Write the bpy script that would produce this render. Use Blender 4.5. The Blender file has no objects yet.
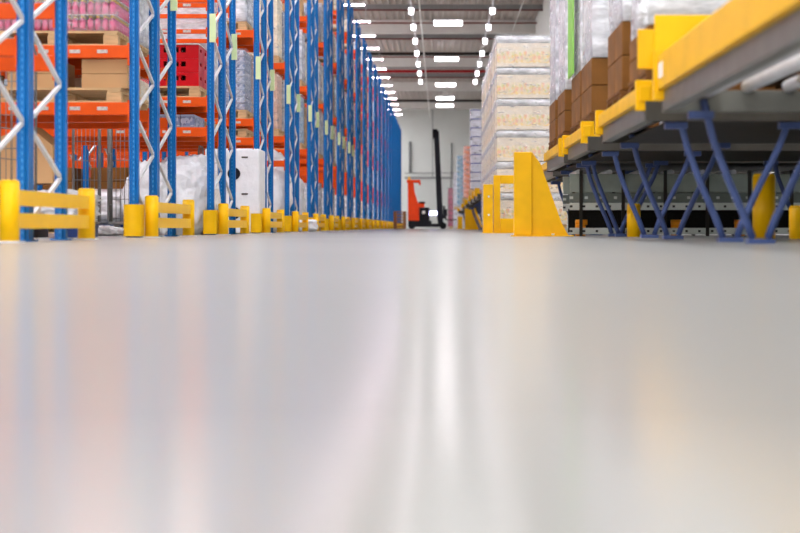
import bpy, bmesh, math, random
from mathutils import Vector, Matrix, noise
random.seed(7)
R = math.radians
scene = bpy.context.scene
COL = scene.collection

# ------------------------------------------------------------------ materials
def lin(c):
    return tuple(((v/255)/12.92 if v/255 <= .04045 else ((v/255+.055)/1.055)**2.4) for v in c)

def nodes_of(name):
    m = bpy.data.materials.new(name); m.use_nodes = True
    nt = m.node_tree
    return m, nt, nt.nodes, nt.links, nt.nodes['Principled BSDF']

def mat(name, rgb, rough=.5, metal=0., var=.1, scale=6., bump=0., bscale=40., coat=0., stretch=(1,1,1)):
    m, nt, N, L, b = nodes_of(name)
    c = lin(rgb)
    tc = N.new('ShaderNodeTexCoord'); mp = N.new('ShaderNodeMapping'); mp.inputs['Scale'].default_value = stretch
    L.new(tc.outputs['Object'], mp.inputs[0])
    nz = N.new('ShaderNodeTexNoise'); nz.inputs['Scale'].default_value = scale; nz.inputs['Detail'].default_value = 3
    L.new(mp.outputs[0], nz.inputs['Vector'])
    r = N.new('ShaderNodeValToRGB')
    r.color_ramp.elements[0].position = .3; r.color_ramp.elements[1].position = .7
    r.color_ramp.elements[0].color = tuple(v*(1-var) for v in c)+(1,)
    r.color_ramp.elements[1].color = tuple(min(1, v*(1+var)) for v in c)+(1,)
    L.new(nz.outputs['Fac'], r.inputs['Fac']); L.new(r.outputs['Color'], b.inputs['Base Color'])
    b.inputs['Roughness'].default_value = rough; b.inputs['Metallic'].default_value = metal
    b.inputs['Coat Weight'].default_value = coat; b.inputs['Specular IOR Level'].default_value = .22
    if bump:
        n2 = N.new('ShaderNodeTexNoise'); n2.inputs['Scale'].default_value = bscale; n2.inputs['Detail'].default_value = 4
        L.new(mp.outputs[0], n2.inputs['Vector'])
        bp = N.new('ShaderNodeBump'); bp.inputs['Strength'].default_value = bump; bp.inputs['Distance'].default_value = .02
        L.new(n2.outputs['Fac'], bp.inputs['Height']); L.new(bp.outputs[0], b.inputs['Normal'])
    return m

def emit(name, rgb, s):
    m, nt, N, L, b = nodes_of(name)
    b.inputs['Base Color'].default_value = (.8, .8, .8, 1)
    b.inputs['Emission Color'].default_value = lin(rgb)+(1,)
    b.inputs['Emission Strength'].default_value = s
    return m

def film_mat(name, rgb, lo, hi, scale=5):
    """thin stretch film: partly see-through, wrinkled, glossy"""
    m, nt, N, L, b = nodes_of(name)
    out = N['Material Output']
    b.inputs['Base Color'].default_value = lin(rgb)+(1,)
    b.inputs['Roughness'].default_value = .18
    tc = N.new('ShaderNodeTexCoord'); mp = N.new('ShaderNodeMapping'); mp.inputs['Scale'].default_value = (1, 1, 3)
    L.new(tc.outputs['Object'], mp.inputs[0])
    nz = N.new('ShaderNodeTexNoise'); nz.inputs['Scale'].default_value = scale; nz.inputs['Detail'].default_value = 5
    L.new(mp.outputs[0], nz.inputs['Vector'])
    mr = N.new('ShaderNodeMapRange'); mr.inputs[1].default_value = .35; mr.inputs[2].default_value = .65
    mr.inputs[3].default_value = lo; mr.inputs[4].default_value = hi
    L.new(nz.outputs['Fac'], mr.inputs[0])
    bp = N.new('ShaderNodeBump'); bp.inputs['Strength'].default_value = .6; bp.inputs['Distance'].default_value = .05
    L.new(nz.outputs['Fac'], bp.inputs['Height']); L.new(bp.outputs[0], b.inputs['Normal'])
    tr = N.new('ShaderNodeBsdfTransparent'); mx = N.new('ShaderNodeMixShader')
    L.new(mr.outputs[0], mx.inputs[0]); L.new(tr.outputs[0], mx.inputs[1]); L.new(b.outputs[0], mx.inputs[2])
    L.new(mx.outputs[0], out.inputs['Surface'])
    return m

def print_mat(name, base, cols, cells=9., lo=.25, hi=.7, rough=.45):
    """printed case: plain board with a band of little coloured pictures"""
    m, nt, N, L, b = nodes_of(name)
    tc = N.new('ShaderNodeTexCoord'); mp = N.new('ShaderNodeMapping')
    L.new(tc.outputs['Object'], mp.inputs[0])
    vo = N.new('ShaderNodeTexVoronoi'); vo.inputs['Scale'].default_value = cells
    L.new(mp.outputs[0], vo.inputs['Vector'])
    sx = N.new('ShaderNodeSeparateColor'); L.new(vo.outputs['Color'], sx.inputs[0])
    r = N.new('ShaderNodeValToRGB'); r.color_ramp.interpolation = 'CONSTANT'
    el = r.color_ramp.elements
    while len(el) < len(cols): el.new(.5)
    for i, c in enumerate(cols):
        el[i].position = i/len(cols); el[i].color = lin(c)+(1,)
    L.new(sx.outputs[0], r.inputs['Fac'])
    sz = N.new('ShaderNodeSeparateXYZ'); L.new(tc.outputs['Generated'], sz.inputs[0])
    a = N.new('ShaderNodeMath'); a.operation = 'GREATER_THAN'; a.inputs[1].default_value = lo; L.new(sz.outputs['Z'], a.inputs[0])
    d = N.new('ShaderNodeMath'); d.operation = 'LESS_THAN'; d.inputs[1].default_value = hi; L.new(sz.outputs['Z'], d.inputs[0])
    e = N.new('ShaderNodeMath'); e.operation = 'MULTIPLY'; L.new(a.outputs[0], e.inputs[0]); L.new(d.outputs[0], e.inputs[1])
    mx = N.new('ShaderNodeMix'); mx.data_type = 'RGBA'
    L.new(e.outputs[0], mx.inputs['Factor']); mx.inputs['A'].default_value = lin(base)+(1,); L.new(r.outputs['Color'], mx.inputs['B'])
    L.new(mx.outputs['Result'], b.inputs['Base Color']); b.inputs['Roughness'].default_value = rough; b.inputs['Specular IOR Level'].default_value = .22
    return m

def hole_mat(name, rgb, hole, pitch, half_w, axis='Z', across='X', rough=.4, duty=.45):
    """painted steel with a row of punched holes along one axis"""
    m, nt, N, L, b = nodes_of(name)
    tc = N.new('ShaderNodeTexCoord'); s = N.new('ShaderNodeSeparateXYZ'); L.new(tc.outputs['Object'], s.inputs[0])
    def mth(op, a, v):
        n = N.new('ShaderNodeMath'); n.operation = op; L.new(a, n.inputs[0])
        if isinstance(v, float): n.inputs[1].default_value = v
        elif v is not None: L.new(v, n.inputs[1])
        return n.outputs[0]
    f = mth('FRACT', mth('DIVIDE', s.outputs[axis], pitch), None)
    h = mth('LESS_THAN', f, duty)
    w = mth('LESS_THAN', mth('ABSOLUTE', s.outputs[across], None), half_w)
    k = mth('MULTIPLY', h, w)
    nz = N.new('ShaderNodeTexNoise'); nz.inputs['Scale'].default_value = 4; L.new(tc.outputs['Object'], nz.inputs['Vector'])
    c = lin(rgb)
    r = N.new('ShaderNodeValToRGB'); r.color_ramp.elements[0].color = tuple(v*.92 for v in c)+(1,); r.color_ramp.elements[1].color = tuple(v*1.08 for v in c)+(1,)
    L.new(nz.outputs['Fac'], r.inputs['Fac'])
    mx = N.new('ShaderNodeMix'); mx.data_type = 'RGBA'; L.new(k, mx.inputs['Factor'])
    L.new(r.outputs['Color'], mx.inputs['A']); mx.inputs['B'].default_value = lin(hole)+(1,)
    L.new(mx.outputs['Result'], b.inputs['Base Color']); b.inputs['Roughness'].default_value = rough; b.inputs['Specular IOR Level'].default_value = .22
    return m

BLUE = hole_mat('blue_painted_steel', (0, 104, 178), (60, 140, 205), .05, .006, rough=.38)
ORANGE = mat('orange_painted_steel', (226, 82, 6), .42, var=.08)
YELLOW = mat('yellow_guard_plastic', (255, 194, 0), .4, var=.04, scale=3)
YSTEEL = mat('yellow_painted_steel', (238, 180, 0), .4, var=.08, scale=4)
GALV = mat('galvanised_steel', (214, 215, 219), .45, metal=.1, var=.06)
GREY = mat('grey_steel', (116, 116, 110), .4, metal=.5, var=.12)
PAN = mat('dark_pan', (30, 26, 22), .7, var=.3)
DARKGREY = mat('dark_grey_steel', (72, 69, 64), .5, metal=.2, var=.15)
DARK = mat('dark_steel', (44, 40, 36), .6, metal=.2, var=.2)
BLACK = mat('black_paint', (24, 22, 30), .45, var=.2)
RUBBER = mat('black_rubber', (18, 18, 19), .7, var=.1)
LEGBLUE = mat('blue_leg_paint', (66, 82, 128), .4, var=.12)
WOOD = mat('pallet_wood', (205, 172, 128), .75, var=.18, scale=3, stretch=(1, 6, 6), bump=.2)
BROWNWOOD = mat('weathered_pallet_wood', (112, 74, 38), .8, var=.25, scale=3, stretch=(1, 6, 6), bump=.2)
STACKWOOD = mat('brown_pallet_wood', (168, 122, 84), .8, var=.25, scale=3, stretch=(1, 6, 6))
CARTON = mat('tan_cardboard', (206, 164, 118), .7, var=.05, scale=2)
BROWNCARTON = mat('brown_cardboard', (126, 82, 36), .75, var=.25, scale=3)
PINKCARTON = mat('pinkish_board', (214, 176, 154), .6, var=.06, scale=3)
CREAM = print_mat('cream_case', (236, 222, 196), [(236, 222, 196), (242, 226, 200), (228, 204, 160), (240, 232, 214)], 8, .2, .7)
DRINK = print_mat('printed_drink_case', (230, 216, 196), [(228, 212, 190), (222, 200, 168), (236, 214, 176), (236, 206, 140), (234, 180, 150), (240, 228, 208), (214, 214, 150), (238, 220, 190)], 22, .15, .66)
GREYBLUE = print_mat('grey_blue_tray', (150, 160, 182), [(120, 132, 162), (160, 166, 186), (186, 190, 204), (110, 116, 140)], 26, .12, .85)
SILVER = mat('silver_foil', (205, 206, 212), .25, metal=.7, var=.1)
WHITELOAD = mat('white_wrap', (232, 232, 236), .3, var=.05, scale=5, bump=.5, bscale=14)
BAG = mat('white_plastic_bag', (232, 232, 236), .25, var=.08, scale=6, bump=1., bscale=14)
ORANGEPACK = print_mat('orange_pink_pack', (244, 150, 112), [(246, 140, 96), (250, 180, 160), (240, 120, 90), (250, 206, 190)], 8, .1, .8)
BLUEPACK = print_mat('pale_blue_pack', (150, 186, 212), [(130, 172, 206), (170, 200, 220), (196, 214, 226)], 9, .1, .8)
WHITEPACK = mat('white_pack', (226, 226, 236), .35, var=.04)
NAVY = mat('navy_print', (44, 62, 150), .5, var=.2)
GREENWRAP = mat('green_wrap', (140, 204, 84), .45, var=.1)
REDCRATE = mat('red_plastic', (192, 8, 22), .35, var=.06)
PINKBOTTLE = mat('pink_bottle', (214, 96, 138), .3, var=.2, scale=12, coat=.3)
CAPYEL = mat('yellow_cap', (234, 196, 92), .4, var=.1)
PALEGREEN = mat('pale_green_board', (214, 232, 180), .5, var=.03)
PAPER = mat('white_paper', (232, 230, 226), .6, var=.06, scale=30)
TAG = mat('grey_tag_paper', (196, 186, 180), .6, var=.25, scale=60)
WIRE = mat('dull_wire', (128, 126, 124), .45, metal=.4, var=.1)
FILM = film_mat('clear_stretch_film', (240, 240, 244), .05, .3)
FILM2 = film_mat('wrinkled_stretch_film', (242, 242, 244), .06, .3)
FILMH = film_mat('milky_stretch_film', (238, 238, 242), .45, .95, 4)
TRUCK = mat('orange_truck_paint', (240, 70, 20), .35, var=.05)
AMBER = mat('amber_lens', (250, 200, 90), .25, var=.05)
REDPIPE = mat('red_pipe_paint', (170, 34, 40), .45, var=.1)
DULLRED = mat('dull_red_pipe_paint', (120, 52, 48), .5, var=.1)
BEAMGREY = mat('light_concrete', (206, 203, 198), .7, var=.05, scale=2)
CEIL = mat('ceiling_steel', (184, 174, 166), .55, var=.06, scale=1)
WALLM = mat('white_wall_panel', (222, 222, 218), .55, var=.03, scale=.6)
SEAM = mat('grey_seam', (146, 146, 146), .5, var=.05)
LAMP = emit('lamp_light', (255, 246, 250), 7.)
TUBE = emit('tube_light', (255, 226, 236), 26.)
DOT = emit('led_light', (255, 244, 252), 6.)
HEAD = emit('truck_lamp_light', (190, 190, 255), 6.)
REDPRINT = mat('pink_striped_pack', (196, 92, 120), .5, var=.2)

def floor_mat():
    m, nt, N, L, b = nodes_of('sealed_floor')
    tc = N.new('ShaderNodeTexCoord')
    n1 = N.new('ShaderNodeTexNoise'); n1.inputs['Scale'].default_value = .5; n1.inputs['Detail'].default_value = 5
    L.new(tc.outputs['Object'], n1.inputs['Vector'])
    r = N.new('ShaderNodeValToRGB')
    r.color_ramp.elements[0].position = .3; r.color_ramp.elements[1].position = .7
    r.color_ramp.elements[0].color = lin((162, 161, 158))+(1,); r.color_ramp.elements[1].color = lin((167, 166, 163))+(1,)
    L.new(n1.outputs['Fac'], r.inputs['Fac'])
    df = N.new('ShaderNodeBsdfDiffuse'); L.new(r.outputs['Color'], df.inputs['Color'])
    gl = N.new('ShaderNodeBsdfGlossy'); gl.inputs['Roughness'].default_value = .16; gl.inputs['Color'].default_value = (.95, .95, .95, 1)
    fr = N.new('ShaderNodeFresnel'); fr.inputs['IOR'].default_value = 1.22
    mn = N.new('ShaderNodeMath'); mn.operation = 'MINIMUM'; mn.inputs[1].default_value = .46; L.new(fr.outputs[0], mn.inputs[0])
    mx = N.new('ShaderNodeMixShader'); L.new(mn.outputs[0], mx.inputs[0]); L.new(df.outputs[0], mx.inputs[1]); L.new(gl.outputs[0], mx.inputs[2])
    L.new(mx.outputs[0], N['Material Output'].inputs['Surface'])
    N.remove(b)
    return m
FLOORM = floor_mat()

# ------------------------------------------------------------------ mesh helpers
class MB:
    def __init__(self): self.bm = bmesh.new()
    def box(self, x0, x1, y0, y1, z0, z1, bev=0.):
        b = self.bm; v = [b.verts.new((x, y, z)) for x in (x0, x1) for y in (y0, y1) for z in (z0, z1)]
        fs = [b.faces.new([v[i] for i in q]) for q in ((0, 1, 3, 2), (4, 6, 7, 5), (0, 4, 5, 1), (2, 3, 7, 6), (0, 2, 6, 4), (1, 5, 7, 3))]
        if bev:
            es = list({e for f in fs for e in f.edges})
            bmesh.ops.bevel(b, geom=es, offset=bev, segments=2, affect='EDGES', profile=.5)
        return self
    def cyl(self, p, q, r, seg=12, r2=None, smooth=True):
        p, q = Vector(p), Vector(q); d = q-p; r2 = r if r2 is None else r2
        rot = d.to_track_quat('Z', 'Y')
        rings = []
        for c, rr in ((p, r), (q, r2)):
            rings.append([self.bm.verts.new(c+rot @ Vector((rr*math.cos(2*math.pi*i/seg), rr*math.sin(2*math.pi*i/seg), 0))) for i in range(seg)])
        for i in range(seg):
            f = self.bm.faces.new((rings[0][i], rings[0][(i+1) % seg], rings[1][(i+1) % seg], rings[1][i])); f.smooth = smooth
        self.bm.faces.new(rings[0][::-1]); self.bm.faces.new(rings[1])
        return self
    def tube(self, pts, r, seg=8):
        pts = [Vector(p) for p in pts]; rings = []
        for k, p in enumerate(pts):
            d = (pts[min(k+1, len(pts)-1)]-pts[max(k-1, 0)]).normalized()
            rot = d.to_track_quat('Z', 'Y')
            rings.append([self.bm.verts.new(p+rot @ Vector((r*math.cos(2*math.pi*i/seg), r*math.sin(2*math.pi*i/seg), 0))) for i in range(seg)])
        for a, c in zip(rings, rings[1:]):
            # match ring starts so that the tube does not twist
            k = min(range(seg), key=lambda s: sum((a[i].co-c[(i+s) % seg].co).length for i in range(seg)))
            for i in range(seg):
                f = self.bm.faces.new((a[i], a[(i+1) % seg], c[(i+1+k) % seg], c[(i+k) % seg])); f.smooth = True
        self.bm.faces.new(rings[0][::-1]); self.bm.faces.new(rings[-1])
        return self
    def bar(self, p, q, w, t):
        """flat bar from p to q in a plane of constant x: w in the plane, t across x"""
        p, q = Vector(p), Vector(q); d = (q-p).normalized(); n = d.cross(Vector((1, 0, 0))).normalized()*w/2; x = Vector((t/2, 0, 0))
        v = [self.bm.verts.new(c+sx*x+sn*n) for c in (p, q) for sx in (-1, 1) for sn in (-1, 1)]
        for i in ((0, 1, 3, 2), (4, 6, 7, 5), (0, 4, 5, 1), (2, 3, 7, 6), (0, 2, 6, 4), (1, 5, 7, 3)): self.bm.faces.new([v[k] for k in i])
        return self
    def prism(self, pts, a0, a1, axis='y'):
        f = {'y': lambda p, a: (p[0], a, p[1]), 'x': lambda p, a: (a, p[0], p[1]), 'z': lambda p, a: (p[0], p[1], a)}[axis]
        A = [self.bm.verts.new(f(p, a0)) for p in pts]; B = [self.bm.verts.new(f(p, a1)) for p in pts]
        n = len(pts)
        for i in range(n): self.bm.faces.new((A[i], A[(i+1) % n], B[(i+1) % n], B[i]))
        self.bm.faces.new(A[::-1]); self.bm.faces.new(B)
        return self
    def mesh(self, name):
        bmesh.ops.recalc_face_normals(self.bm, faces=self.bm.faces)
        me = bpy.data.meshes.new(name); self.bm.to_mesh(me); self.bm.free(); return me

CACHE = {}
def part(name, material, parent=None, key=None, make=None, loc=(0, 0, 0), rz=0., mb=None):
    if key is not None:
        if key not in CACHE:
            me = make(MB()).mesh(name); me.materials.append(material); CACHE[key] = me
        me = CACHE[key]
    else:
        me = mb.mesh(name); me.materials.append(material)
    o = bpy.data.objects.new(name, me); COL.objects.link(o)
    o.location = loc; o.rotation_euler.z = rz
    if parent is not None: o.parent = parent
    return o
def thing(name, label, cat, loc=(0, 0, 0), rz=0., group=None):
    o = bpy.data.objects.new(name, None); COL.objects.link(o); o.empty_display_size = .2
    o.location = loc; o.rotation_euler.z = rz
    return tag(o, label, cat, group)
def tag(o, label, cat, group=None):
    o['label'] = label; o['category'] = cat
    if group: o['group'] = group
    return o
def struct(name, mb, m):
    o = part(name, m, mb=mb); o['kind'] = 'structure'; return o
def copy_tree(o, parent=None):
    c = o.copy(); COL.objects.link(c)
    if parent is not None: c.parent = parent
    for ch in list(o.children): copy_tree(ch, c)
    return c

ORD = ['first', 'second', 'third', 'fourth', 'fifth', 'sixth', 'seventh', 'eighth', 'ninth', 'tenth', 'eleventh', 'twelfth', 'thirteenth',
       'fourteenth', 'fifteenth', 'sixteenth', 'seventeenth', 'eighteenth', 'nineteenth', 'twentieth', 'twenty-first', 'twenty-second', 'twenty-third']

# ------------------------------------------------------------------ setting
XL, XR, Y0, Y1, ZC = -17., 4.45, -4., 135., 9.75
struct('floor', MB().box(XL-.3, XR+.3, Y0, Y1+.3, -.3, 0), FLOORM)
struct('wall_back', MB().box(XL-.3, XR+.3, Y1, Y1+.3, 0, ZC+.4), WALLM)
struct('wall_left', MB().box(XL-.3, XL, Y0, Y1, 0, ZC+.4), WALLM)
struct('wall_right', MB().box(XR, XR+.3, Y0, Y1, 0, ZC+.4), WALLM)
cm = MB()   # ribbed steel deck: ribs run along the building
p = .3; x = XL
prof = []
while x < XR:
    prof += [(x, ZC), (x+.1, ZC), (x+.14, ZC+.1), (x+.26, ZC+.1)]; x += p
prof.append((x, ZC)); prof += [(x, ZC+.4), (XL, ZC+.4)]
n = len(prof)-2
top = [[cm.bm.verts.new((q[0], yy, q[1])) for q in prof[:n]] for yy in (Y0, Y1)]
for i in range(n-1): cm.bm.faces.new((top[0][i], top[0][i+1], top[1][i+1], top[1][i]))
cm.box(XL, XR+.1, Y0, Y1, ZC+.12, ZC+.3)
struct('ceiling', cm, CEIL)
# unseen glowing panels added to brighten the hall: one row over the near aisle, one row over the racks
wn = 1
FILLGLOW = emit('added_fill_glow', (246, 250, 255), 7.)  # glow of the added fill panels, no real roof windows
def added_fill_panel(x0, x1, ya, yb):
    global wn
    o = part('added_fill_panel_%d' % wn, FILLGLOW, mb=MB().box(x0, x1, ya, yb, ZC-.07, ZC-.02)); o['kind'] = 'structure'
    f = part('added_fill_panel_frame', SEAM, o, mb=MB().box(x0-.08, x0, ya-.08, yb+.08, ZC-.12, ZC).box(x1, x1+.08, ya-.08, yb+.08, ZC-.12, ZC).box(x0, x1, ya-.08, ya, ZC-.12, ZC).box(x0, x1, yb, yb+.08, ZC-.12, ZC))
    wn += 1
for ya in (0, 9, 18, 28.5): added_fill_panel(-.4, 1.1, ya, ya+8)
for j in range(14): added_fill_panel(-9.4, -6.4, 2+9.5*j, 2+9.5*j+8)
for j in range(7): added_fill_panel(-15.5, -12.5, 49.5+9.5*j, 49.5+9.5*j+8)
k = 1
def trim(mb, m):
    global k
    struct('trim_%d' % k, mb, m); k += 1
for yb in (27.6, 44, 60.3, 76.7, 92.6, 109.3, 126):          # wide roof girders
    trim(MB().box(XL, XR, yb, yb+.5, 9.15, ZC), BEAMGREY)
for yb in (86., 118.):                                # dark lattice girders
    trim(MB().box(XL, XR, yb, yb+.2, 9.08, 9.24), DARK)
for yb in (71.3, 82.2, 97.5, 103.2, 114.):                 # purlins
    trim(MB().box(XL, XR, yb, yb+.14, 9.5, ZC), SEAM)
for xs in (-8.0, -6.15, -4.3, -.6, 2.7):
    trim(MB().box(xs-.03, xs+.03, Y1-.04, Y1, 0, ZC), SEAM)
dm = MB().box(-2.46, .87, Y1-.06, Y1, 0, 4.05, .01)
dd = part('door_1', mat('white_door', (212, 212, 208), .5, var=.02), mb=dm); dd['kind'] = 'structure'
part('door_frame', SEAM, dd, mb=MB().box(-2.56, -2.46, Y1-.12, Y1, 0, 4.15).box(.87, .97, Y1-.12, Y1, 0, 4.15).box(-2.9, 1.3, Y1-.14, Y1, 4.05, 4.2).box(-2.9, 1.3, Y1-.1, Y1, 4.5, 4.56))

def straight(name, label, cat, m, pts, r, group=None):
    o = part(name, m, mb=MB().tube(pts, r, 10)); return tag(o, label, cat, group)
straight('sprinkler_pipe', 'thick red pipe crossing the whole ceiling before the wall', 'pipe', REDPIPE, [(XL, 97.2, 9.3), (XR, 97.2, 9.3)], .09)
for yy, lb in ((71.0, 'thin red pipe along the nearest visible ceiling purlin'), (75.5, 'thin red pipe just before the nearest grey girder'), (81.9, 'thin red pipe between the first girder and the dark girder'),
               (90.6, 'thin red pipe just before the second grey girder'), (103., 'thin red pipe behind the thick red pipe')):
    straight('sprinkler_branch', lb, 'pipe', DULLRED, [(XL, yy, 9.46), (XR, yy, 9.46)], .035, 'thin red ceiling pipes')
straight('downpipe', 'grey downpipe on the back wall left of the forklift mast', 'pipe', SEAM, [(-2.46, Y1-.14, 4.6), (-2.46, Y1-.14, 7.1)], .11)
straight('downpipe', 'thin grey pipe on the back wall right of the forklift mast', 'pipe', SEAM, [(.95, Y1-.1, 4.2), (.95, Y1-.1, 7.0)], .06)

# lamps -------------------------------------------------------------
def strip_lamp(x, y, z, ln, w, label, group, dm=LAMP):
    t = thing('ceiling_lamp', label, 'lamp', (x, y, z), 0, group)
    part('housing', GALV, t, key=('hous', ln, w), make=lambda m: m.box(-ln/2, ln/2, -w/2, w/2, 0, .08, .01))
    part('diffuser', dm, t, key=('diff', ln, w), make=lambda m: m.box(-ln/2+.02, ln/2-.02, -w/2+.02, w/2-.02, -.16 if w > .3 else -.03, 0))
    for s in (-1, 1): part('hanger', GALV, t, key=('hang', z), make=lambda m: m.cyl((0, 0, .08), (0, 0, ZC-z), .008, 6), loc=(s*(ln/2-.2), 0, 0))
for i, yy in enumerate((73.2, 88.9, 105., 116., 123.)):
    strip_lamp(.36, yy, 9.25, 1.3, .5, 'bright rectangular lamp over the aisle, %s counted from the camera' % ORD[i], 'wide lamps over the main aisle')
for i in range(23):
    strip_lamp(-3.6, 12.0+5.2*i, 8.75, 1.35, .12, 'slim tube lamp above the rack ends, %s counted from the camera' % (ORD[i]), 'tube lamps above the rack aisles', TUBE)
    if i % 2 == 0:
        strip_lamp(-9.5, 12.0+5.2*i, 8.75, 1.35, .12, 'slim tube lamp deep above the rack aisles behind the uprights', 'tube lamps deep in the rack aisles', TUBE)
def led(x, y, side, i):
    t = thing('led_lamp', 'small round led lamp on the %s cable, %s from the camera' % (side, ORD[i]), 'lamp', (x, y, 8.5), 0, 'led lamps on the %s cable' % side)
    part('housing', GALV, t, key='ledh', make=lambda m: m.cyl((0, 0, .1), (0, 0, .19), .13, 14, .07))
    part('hanger', GALV, t, key='ledg', make=lambda m: m.cyl((0, 0, .19), (0, 0, ZC-8.5), .006, 6))
    part('diffuser', DOT, t, key='ledd', make=lambda m: m.cyl((0, 0, -.12), (0, 0, .1), .085, 14, .1))
for i in range(14):
    yy = 95.2-5.2*(13-i)
    led(-1.12, yy, 'left', i); led(2.04, yy, 'right', i)
for xx, s in ((-1.12, 'left'), (2.04, 'right')):
    straight('lamp_cable', 'thin %s cable carrying the small round led lamps' % s, 'cable', GALV, [(xx, 20, 8.7), (xx, 95.6, 8.7)], .022, 'lamp cables')
straight('ceiling_cable', 'pale cable running along the ceiling toward the back wall', 'cable', PAPER, [(-.82, 20, 8.95), (-.82, 134, 8.95)], .03)
straight('ceiling_cable', 'thin pale cable near the right wall under the ceiling', 'cable', PAPER, [(3.4, 20, 9.3), (3.4, 120, 9.3)], .02)

# ------------------------------------------------------------------ racks
XE = -2.9; HR = 7.3; DEP = 1.05
def upright_mesh(m):
    o = [(-0.043, .04), (-0.043, -.018), (-.024, -.018), (-.017, -.036), (.017, -.036), (.024, -.018), (0.043, -.018), (0.043, .04),
         (.03, .04), (.03, .035), (0.038, .035), (0.038, -.013), (.021, -.013), (.014, -.031), (-.014, -.031), (-.021, -.013), (-0.038, -.013), (-0.038, .035), (-.03, .035), (-.03, .04)]
    m.prism(o, 0, HR, 'z')
    m.box(-.07, .07, -.06, .06, 0, .012)
    return m
def beam_mesh(m):
    m.box(-2.61, 0, -.025, .025, -.06, .06, .006)
    for x0 in (-2.615, -.012): m.box(x0, x0+.017, -.035, .03, -.13, .08)
    return m
def thin_beam(m):
    m.box(-2.61, 0, -.02, .02, -.028, .028, .004)
    for x0 in (-2.615, -.012): m.box(x0, x0+.017, -.03, .03, -.07, .05)
    return m
ZIG = [(.12+.355*i) for i in range(21)]
def make_rack(levels, nb, detailed, label, y, rear, sign=True):
    t = thing('pallet_rack', label, 'pallet rack', (XE, y, 0), 0, 'blue and orange pallet racks')
    for b in range(nb+1):
        xx = -2.7*b
        for yy in (0, DEP): part('upright', BLUE, t, key='upr', make=upright_mesh, loc=(xx, yy, 0))
        if b == 0 and detailed:
            for i in range(20):
                za, zb = ZIG[i], ZIG[i+1]; fl = (i % 2 == 0) == rear
                part('brace', GALV, t, key=('brc', fl), make=lambda m: m.bar((0, .01 if fl else DEP-.01, 0), (0, DEP-.01 if fl else .01, .355), .027, .027), loc=(xx, 0, za))
        else:
            def zz(m):
                for i in range(20):
                    fl = (i % 2 == 0) == rear
                    m.bar((0, .01 if fl else DEP-.01, ZIG[i]), (0, DEP-.01 if fl else .01, ZIG[i+1]), .027, .027)
                return m
            part('bracing', GALV, t, key=('zz', rear), make=zz, loc=(xx, 0, 0))
    for b in range(nb):
        for z in levels:
            for yy in (-.01, DEP+.005):
                bo = part('beam', ORANGE, t, key='thinbeam' if z in (2.57, 2.9) else 'beam', make=thin_beam if z in (2.57, 2.9) else beam_mesh, loc=(XE*0-.045-2.7*b, yy, z))
                if y < 30 and b == 0 and yy < 0 and not rear and z < 3.3:
                    for a in (.2, .46, .6, .76, 1.04):
                        part('price_label', TAG, bo, key='plab', make=lambda m: m.box(-.1, 0, -.029, -.025, -.015, .018), loc=(-a, 0, 0))
    if sign:
        yy = -.05 if not rear else DEP-.05
        part('sign_panel', PALEGREEN, t, key='sign', make=lambda m: m.box(-0.038, .042, -.008, .008, 0, .36, .003), loc=(.03, yy, 2.43), rz=R(-14) if rear else R(8))
    return t
GEN = [1.3, 1.76, 3.15, 4.7, 6.2]
LEV = {0: [1.35, 1.75, 3.15, 4.7, 6.2], 1: [1.22, 1.76, 3.15, 4.7, 6.2], 2: [1.3, 1.68, 2.57, 2.9, 4.7, 6.2], 3: [1.45, 1.75, 3.15, 4.7, 6.2]}
NROW = 22
ROWY = [10.4+5.2*i for i in range(NROW)]
for i in range(NROW):
    lv = LEV.get(i, GEN); det = i <= 6
    nb = 1 if i > 6 else (2 if i in (0,) else 3)
    for rear in (False, True):
        lb = 'tall blue steel rack with orange beams, %s half of the %s double rack row' % ('rear' if rear else 'front', ORD[i])
        l2 = lv
        if i == 2 and rear: l2 = [1.3, 1.68, 3.15, 4.7, 6.2]
        make_rack(l2, nb, det, lb, ROWY[i]+(1.13 if rear else 0), rear, sign=i < 9)

# yellow guards at the row ends
def post_mesh(m):
    m.cyl((0, 0, 0), (0, 0, .385), .066, 20).cyl((0, 0, .385), (0, 0, .4), .066, 20, .055); return m
def rail_mesh(m):
    n = 12; pr = []
    for s in (1, -1):
        rng = range(n+1) if s == 1 else range(n, -1, -1)
        for j in rng:
            y = 2.3*j/n
            pr.append((.035*s, y))
    return m.prism(pr, -.05, .05, 'z')
for i in range(NROW):
    g = thing('rack_end_guard', 'yellow two-post guard with double rail at the end of the %s double rack row' % ORD[i], 'rack guard', (-2.755, ROWY[i]+.12, 0), 0, 'yellow rack end guards')
    for yy in (0, 2.3):
        part('post', YELLOW, g, key='post', make=post_mesh, loc=(0, yy, 0))
        part('foot_plate', GALV, g, key='fpl', make=lambda m: m.box(-.08, .08, -.08, .08, 0, .01), loc=(0, yy, 0))
    for zz in (.29, .14): part('rail', YELLOW, g, key='rail', make=rail_mesh, loc=(0, 0, zz))
    if i > 0:
        def prot(m):
            pts = [(.085*math.cos(R(a)), -.075+.085*math.sin(R(a))*.9) for a in range(-180, 1, 15)]
            inn = [(.07*math.cos(R(a)), -.075+.07*math.sin(R(a))*.9) for a in range(0, -181, -15)]
            return m.prism([(-.085, .07)]+pts+[(.085, .07), (.07, .07)]+inn+[(-.07, .07)], 0, .3, 'z')
        c = part('column_protector', mat('ochre_guard_plastic', (236, 182, 0), .45, var=.04) if i == 1 else CACHE['prot'].materials[0], key='prot', make=prot, loc=(XE, ROWY[i], .013))
        tag(c, 'yellow sleeve around the front upright foot of the %s double rack row' % ORD[i], 'column guard', 'yellow upright sleeves')

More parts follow.
